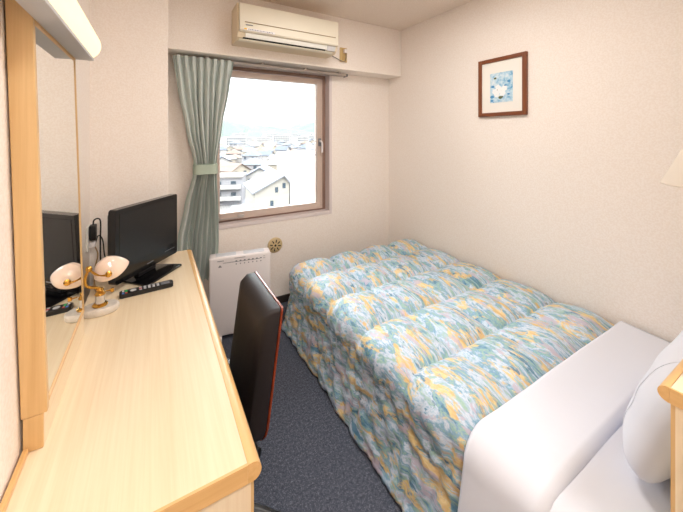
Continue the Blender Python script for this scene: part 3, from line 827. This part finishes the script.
# bedside wall lamp
wl = thing('bedside_lamp', 'white cone shade reading lamp on the wall above the headboard', 'lamp', (1.235, .195, 1.238))
def shade_mat():
    m, nt, p = new_mat('lamp_shade_fabric')
    p.inputs['Base Color'].default_value = srgb(240, 234, 226); p.inputs['Roughness'].default_value = .8
    tr = N(nt, 'ShaderNodeBsdfTranslucent'); tr.inputs[0].default_value = srgb(244, 236, 224)
    mx = N(nt, 'ShaderNodeMixShader'); mx.inputs[0].default_value = .4
    nt.links.new(p.outputs[0], mx.inputs[1]); nt.links.new(tr.outputs[0], mx.inputs[2])
    nt.links.new(mx.outputs[0], nt.nodes['Material Output'].inputs[0])
    return m
bm = B(); lathe(bm, [(.118, 0), (.119, .003), (.045, .17), (.043, .17), (.116, .003), (.115, 0)], 48); obj('lamp_shade', bm, shade_mat(), wl, 40)
bm = B(); lathe(bm, [(0, .05), (.02, .055), (.028, .08), (.018, .11), (.012, .125), (0, .125)], 20); obj('bulb', bm, mat('lit_bulb', srgb(255, 240, 220), .4, emit=(1, .86, .68, 1), estr=2), wl, 60)
bm = B(); tube(bm, spline([(0, 0, .125), (0, 0, .20), (0, -.05, .215), (0, -.128, .19)], 6), .006, 10); obj('arm', bm, BRASS, wl, 40)
bm = B(); lathe(bm, [(0, .012), (.03, .01), (.036, 0)], 24); bm.transform(Matrix.Translation((0, -.14, .19)) @ Matrix.Rotation(-PI/2, 4, 'X')); obj('wall_plate', bm, BRASS, wl, 40)
for k in range(3):
    a = 2*PI*k/3; 
    bm = B(); tube(bm, [(.010*math.cos(a), .010*math.sin(a), .155), (.048*math.cos(a), .048*math.sin(a), .165)], .0015, 6); obj('shade_spoke', bm, BRASS, wl)

# ------------------------------------------------------------------ the town outside
GZ = -16.0
def town_mat(name, c, var=.06): return mat(name, c, .8, var=var, vscale=.3, spec=.2)
PALE = [town_mat('plaster_a', srgb(128, 127, 125)), town_mat('plaster_b', srgb(112, 112, 115)), town_mat('plaster_c', srgb(122, 116, 106)), town_mat('plaster_d', srgb(98, 96, 94))]
ROOF = [town_mat('tile_grey', srgb(78, 84, 92)), town_mat('tile_slate', srgb(66, 72, 82)), town_mat('tile_brown', srgb(88, 76, 70)), town_mat('tile_pale', srgb(104, 107, 112))]
PANE = mat('dark_pane', srgb(44, 56, 66), .15)
GROUND = town_mat('street_ground', srgb(86, 85, 84), .15)
GREEN = mat('shrub_green', srgb(52, 70, 46), .9, var=.4, vscale=1.5)
HILLM = mat('forest_hill', srgb(30, 46, 40), .95, var=.35, vscale=.02)
ROADM = town_mat('road_asphalt', srgb(108, 110, 114), .05)
bm = B(); grid(bm, lambda s, t: (-600+3600*s, 8+4200*t, GZ), 4, 4); struct('ground_outside', bm, GROUND)
def hills():
    bm = B()
    def f(s, t):
        x = -700+3800*s; y = 2100+1700*t
        ridge = 120+58*math.sin(x*.0031+.9)+34*noise.noise(Vector((x*.0021, 3, 0)))*2+26*noise.noise(Vector((x*.006, y*.004, 1)))
        prof = math.sin(min(1, t*1.35)*PI/2)**1.4
        return (x, y, GZ+ridge*1.28*prof+14*noise.noise(Vector((x*.012, y*.012, 5)))*prof)
    grid(bm, f, 110, 44); return obj('hills', bm, HILLM, None, 180)
hl = hills(); hl['kind'] = 'structure'

def house_meshes(w, d, h, rh, wm, rm, windows=True, hip=False):
    """walls, roof and windows of one small house as separate meshes, ridge along y"""
    bm = B()
    if hip: prism(bm, [(-w/2, 0), (w/2, 0), (w/2, h), (-w/2, h)], 1, -d/2, d/2)
    else: prism(bm, [(-w/2, 0), (w/2, 0), (w/2, h), (0, h+rh), (-w/2, h)], 1, -d/2, d/2)
    out = [('walls', bm, wm)]
    bm = B(); o_ = .5; k = rh/(w/2); th = .22
    if hip:
        vv = [bm.verts.new(p) for p in ((-w/2-o_, -d/2-o_, h), (w/2+o_, -d/2-o_, h), (w/2+o_, d/2+o_, h), (-w/2-o_, d/2+o_, h), (0, -d/2+w*.35, h+rh), (0, d/2-w*.35, h+rh))]
        for q in ((0, 1, 4), (1, 2, 5, 4), (2, 3, 5), (3, 0, 4, 5), (3, 2, 1, 0)): bm.faces.new([vv[i] for i in q])
    else:
        prism(bm, [(-w/2-o_, h-o_*k), (0, h+rh), (w/2+o_, h-o_*k), (w/2+o_, h-o_*k+th), (0, h+rh+th*1.2), (-w/2-o_, h-o_*k+th)], 1, -d/2-o_, d/2+o_)
    out.append(('roof', bm, rm))
    if windows:
        for z in (1.0, 3.8):
            if z+1.2 > h: continue
            for x in (-w*.28, w*.22):
                bm = B(); box(bm, x-.6, x+.6, -d/2-.06, -d/2+.05, z, z+1.2); out.append(('window', bm, PANE))
    return out
def build_house(label, loc, rot, group=None, name='house', **k):
    r = thing(name, label, 'house', loc, rot, group)
    for n_, bm, m_ in house_meshes(**k): obj(n_, bm, m_, r)
    return r
def copy_tree(o, loc, rot, sc=None, label=None, group=None):
    c = o.copy(); C.objects.link(c); c.location = loc; c.rotation_euler = (0, 0, rot)
    if sc: c.scale = sc
    if label: c['label'] = label
    if group: c['group'] = group
    for h_ in o.children:
        q = h_.copy(); C.objects.link(q); q.parent = c
    return c
def townpos(u, dist):
    d = ray(u, 135); d.normalize(); return (d.x*dist, d.y*dist, GZ)

# the two near buildings
big = thing('gabled_house', 'large cream gabled house with three small windows nearest the window', 'house', (*townpos(275, 62)[:2], GZ), math.radians(-6))
bm = B(); prism(bm, [(-3.8, 0), (2.75, 0), (2.75, 8.05), (1.7, 9.4), (-3.8, 6.6)], 1, 0, 12); obj('walls', bm, town_mat('cream_siding', srgb(126, 123, 116)), big)
bm = B(); prism(bm, [(-4.3, 6.35), (1.7, 9.4), (2.8, 8.03), (2.8, 8.3), (1.7, 9.7), (-4.3, 6.65)], 1, -.5, 12.5); obj('roof', bm, ROOF[3], big)
for x, z in ((.3, 6.9), (1.75, 7.6), (-.6, 4.4)):
    bm = B(); box(bm, x-.3, x+.3, -.07, .05, z-.5, z+.5); obj('window', bm, PANE, big)
blk = thing('white_block', 'plain white flat-roofed building beside the cream gabled house', 'building', (*townpos(275, 62)[:2], GZ), math.radians(-6))
bm = B(); box(bm, 2.95, 13, -.2, 11, 0, 13.3); obj('walls', bm, town_mat('white_render', srgb(170, 170, 170), .02), blk)
bm = B(); box(bm, 2.95, 13.1, -.3, 11.1, 13.3, 13.6); obj('parapet', bm, PALE[0], blk)
apt = thing('apartment_block', 'pale balconied apartment block just right of the curtain foot', 'building', (*townpos(225, 84)[:2], GZ), math.radians(-20))
bm = B(); box(bm, -7, 4.0, 0, 9, 0, 6.6); obj('walls', bm, PALE[1], apt)
bm = B(); box(bm, -7.3, 4.3, -.3, 9.3, 6.6, 7.0); obj('roof_slab', bm, PALE[3], apt)
for z in (1.2, 4.0):
    bm = B(); box(bm, -6.8, 3.8, -1.1, -.02, z, z+.9); obj('balcony', bm, PALE[0], apt)
    for x in (-5, -1.5, 2):
        bm = B(); box(bm, x-.6, x+.6, -.06, .04, z+1.05, z+1.9); obj('window', bm, PANE, apt)
bm = B(); prism(bm, [(-3, 0), (3, 0), (3, 900), (-3, 900)], 2, .0, .05); rd = obj('road', bm, ROADM)
rd.location = (*townpos(243, 60)[:2], GZ); rd.rotation_euler = (0, 0, math.radians(-14)); rd['kind'] = 'structure'
md_ = build_house('grey-roofed house directly behind the cream gabled house', townpos(262, 98), -.4, w=9, d=11, h=5.4, rh=2.6, wm=PALE[0], rm=ROOF[0])
build_house('brown-roofed low house across the street from the cream gabled house', townpos(232, 118), .5, w=8, d=9, h=5.2, rh=2.2, wm=PALE[2], rm=ROOF[2])
protos = [build_house('small pale house in the bright town beyond the window', townpos(u, dd), r, 'town houses', w=w, d=d, h=h, rh=rh, wm=PALE[i % 4], rm=ROOF[(i*3+1) % 4], hip=i % 2 == 1)
          for i, (u, dd, r, w, d, h, rh) in enumerate(((218, 152, .2, 8, 9, 5.6, 2.2), (253, 138, -.5, 9, 10, 5.4, 2.4), (282, 132, .9, 7.5, 9, 5.8, 2.0), (304, 150, -.2, 10, 9, 5.5, 2.6)))]
TOWERS = ((226, 520, .1, .9), (247, 640, .6, .8), (262, 560, .2, .9), (281, 610, -.2, 1.1), (300, 480, .5, 1.0), (313, 560, .2, 1.1), (270, 980, .3, 1.4), (240, 1100, .1, 1.5), (292, 1050, .4, 1.4))
taken = [(*townpos(234, 420)[:2], 16)]+[(*townpos(u_, d_)[:2], 16*s_) for u_, d_, r_, s_ in TOWERS]
taken += [(*townpos(u_, d_)[:2], r_) for u_, d_, r_ in ((276, 66, 8), (292, 72, 9), (222, 88, 9), (262, 98, 7.5), (232, 118, 7), (218, 152, 7), (253, 138, 7.5), (282, 132, 7), (304, 150, 7.5))]
k = 0
for dist, n in ((152, 7), (172, 9), (190, 9), (210, 11), (232, 12), (258, 13), (285, 14), (318, 15), (356, 16), (400, 17), (450, 18), (505, 18), (570, 18), (640, 18), (740, 18), (900, 18)):
    for i in range(n):
        u = 205+(325-205)*(i+.5+random.uniform(-.3, .3))/n
        if abs(u-242) < 5 and dist < 260: continue
        p = townpos(u, dist*random.uniform(.95, 1.05))
        s = random.uniform(.7, 1.0)*(1 if dist < 400 else 1.2)
        if any((p[0]-a_)**2+(p[1]-b_)**2 < (q_+7.2*s)**2 for a_, b_, q_ in taken): continue
        taken.append((p[0], p[1], 7.2*s))
        copy_tree(protos[k % 4], p, random.uniform(-1.2, 1.2), (s, s, s*random.uniform(.9, 1.3))); k += 1
# taller blocks far away
tb = thing('tower_block', 'white apartment block rising from the far town', 'building', townpos(234, 420), .3, 'distant apartment blocks')
bm = B(); box(bm, -14, 14, -6, 6, 0, 15); obj('walls', bm, PALE[0], tb)
bm = B(); box(bm, -3, 3, -3, 3, 15, 17.5); obj('roof_room', bm, PALE[1], tb)
for fl in range(4):
    bm = B()
    for q in range(9): box(bm, -12.5+q*2.9, -10.9+q*2.9, -6.15, -5.9, 2+fl*3.3, 3.7+fl*3.3)
    obj('window_row', bm, PANE, tb)
for u, dist, r, s in TOWERS:
    copy_tree(tb, townpos(u, dist), r, (s, s, s))
CARC = [('red', srgb(190, 60, 56)), ('yellow', srgb(232, 190, 70)), ('dark blue', srgb(60, 80, 130)), ('white', srgb(236, 236, 236)), ('black', srgb(40, 42, 46))]
spots = []
for u, dist in ((246, 71), (247, 79), (243, 92), (249, 104), (245, 118), (254, 86), (241, 100), (247, 128), (240, 132), (237, 108), (262, 112), (228, 105), (268, 118), (244, 150)):
    q = townpos(u, dist)
    if all((q[0]-a_)**2+(q[1]-b_)**2 > (q_+2.2)**2 for a_, b_, q_ in taken): spots.append((u, dist)); taken.append((*q[:2], 2.2))
print('CARSPOTS', spots)
for i, (cn, cc) in enumerate(CARC[:len(spots)]):
    u, dist = spots[i]
    cr_ = thing('car', cn+' parked car in the street left of the cream gabled house', 'car', townpos(u, dist), .3*i)
    cr_.location.z += .06
    bm = B(); box(bm, -.85, .85, -2.1, 2.1, .3, .95, .15, 2); obj('body', bm, mat('car_'+cn.replace(' ', '_'), cc, .3), cr_)
    bm = B(); prism(bm, [(-1.5, .95), (1.2, .95), (.7, 1.45), (-1.1, 1.45)], 0, -.72, .72); obj('cabin', bm, PANE, cr_)
    for x in (-.78, .78):
        for y in (-1.3, 1.3):
            bm = B(); lathe(bm, [(0, -.1), (.32, -.1), (.32, .1), (0, .1)], 16); bm.transform(Matrix.Translation((x, y, .32)) @ Matrix.Rotation(PI/2, 4, 'Y')); obj('wheel', bm, RUBBER, cr_)
# a few shrubs and trees along the street
def crown(seed, r):
    bm = B(); bmesh.ops.create_icosphere(bm, subdivisions=3, radius=r)
    for v in bm.verts: v.co *= 1+.35*noise.noise(v.co*1.1+Vector((seed, 0, 0)))
    shift(bm, (0, 0, r*1.5)); return bm
tr0 = None
for i, (u, dist) in enumerate(((239, 104), (250, 76), (247, 118), (251, 108), (243, 132), (236, 140), (246, 150), (229, 140), (257, 150), (240, 175), (268, 200), (280, 170), (224, 210), (297, 190), (255, 260))):
    tp = townpos(u, dist)
    if any((tp[0]-a_)**2+(tp[1]-b_)**2 < (q_+2.5)**2 for a_, b_, q_ in taken): continue
    if tr0 is None:
        tr0 = thing('street_tree', 'small green tree among the houses beyond the window', 'tree', townpos(u, dist), 0, 'trees in the town')
        obj('crown', crown(1, 2.0), GREEN, tr0, 180)
        bm = B(); tube(bm, [(0, 0, 0), (0, 0, 2)], .18, 8); obj('trunk', bm, BRONZED, tr0)
    else: copy_tree(tr0, townpos(u, dist), i*1.3, (random.uniform(.7, 1.3),)*3)

# haze: a thin scattering layer of air over the town
def haze():
    m = bpy.data.materials.new('haze'); m.use_nodes = True; nt = m.node_tree; nt.nodes.clear()
    out = nt.nodes.new('ShaderNodeOutputMaterial'); vs = nt.nodes.new('ShaderNodeVolumeScatter')
    vs.inputs['Color'].default_value = (.93, .97, 1, 1); vs.inputs['Density'].default_value = .000012
    nt.links.new(vs.outputs[0], out.inputs['Volume'])
    bm = B(); box(bm, -500, 2900, 45, 4100, GZ+.2, 420)
    o = obj('haze', bm, m); o['kind'] = 'structure'
    return o
haze()

# ------------------------------------------------------------------ light
w = bpy.data.worlds.new('sky'); S.world = w; w.use_nodes = True
nt = w.node_tree; bg = nt.nodes['Background']
tc = N(nt, 'ShaderNodeTexCoord'); sp = N(nt, 'ShaderNodeSeparateXYZ'); nt.links.new(tc.outputs['Generated'], sp.inputs[0])
r = ramp(nt, [(0, (.115, .12, .125, 1)), (.17, (.13, .135, .14, 1)), (.32, (.7, .72, .75, 1)), (.6, (1, 1, 1, 1))]); nt.links.new(sp.outputs[2], r.inputs[0])
nt.links.new(r.outputs[0], bg.inputs[0]); bg.inputs[1].default_value = 15
sun = bpy.data.lights.new('sun', 'SUN'); sun.energy = 2.2; sun.angle = math.radians(1); sun.color = (1, .95, .88)
so_ = bpy.data.objects.new('sun', sun); C.objects.link(so_); so_.rotation_euler = (math.radians(48), 0, math.radians(20))
def area(name, loc, rot, sx, sy, e, col, shape='RECTANGLE', spread=PI):
    l = bpy.data.lights.new(name, 'AREA'); l.shape = shape; l.size = sx; l.size_y = sy; l.energy = e; l.color = col; l.spread = spread
    o = bpy.data.objects.new(name, l); C.objects.link(o); o.location = loc; o.rotation_euler = rot; return o
# unseen fill lights added under the room and passage ceilings, and the daylight portal in the window opening
area('ceiling_fill', (1.0, 1.2, ZC-.03), (0, 0, 0), .5, .5, 17.5, (1, .968, .93), 'DISK')
area('passage_fill', (.25, -.5, ZC-.03), (0, 0, 0), .4, .4, 26, (1, .97, .935), 'DISK')
p_ = area('window_portal', ((SX0+SX1)/2, YB+.10, (SZ0+SZ1)/2), (PI/2, 0, PI), SX1-SX0, SZ1-SZ0, 1, (1, 1, 1))
p_.rotation_euler = (-PI/2, 0, 0)
p_.data.cycles.is_portal = True

# ------------------------------------------------------------------ output look
S.view_settings.view_transform = 'Standard'; S.view_settings.look = 'None'
S.view_settings.gamma = 1; S.view_settings.use_curve_mapping = False
S.view_settings.exposure = 0.0
cy_ = S.cycles
cy_.max_bounces = 10; cy_.diffuse_bounces = 6; cy_.glossy_bounces = 4; cy_.transparent_max_bounces = 12; cy_.volume_bounces = 0
cy_.caustics_reflective = False; cy_.caustics_refractive = False
cy_.sample_clamp_indirect = 6; cy_.use_denoising = True
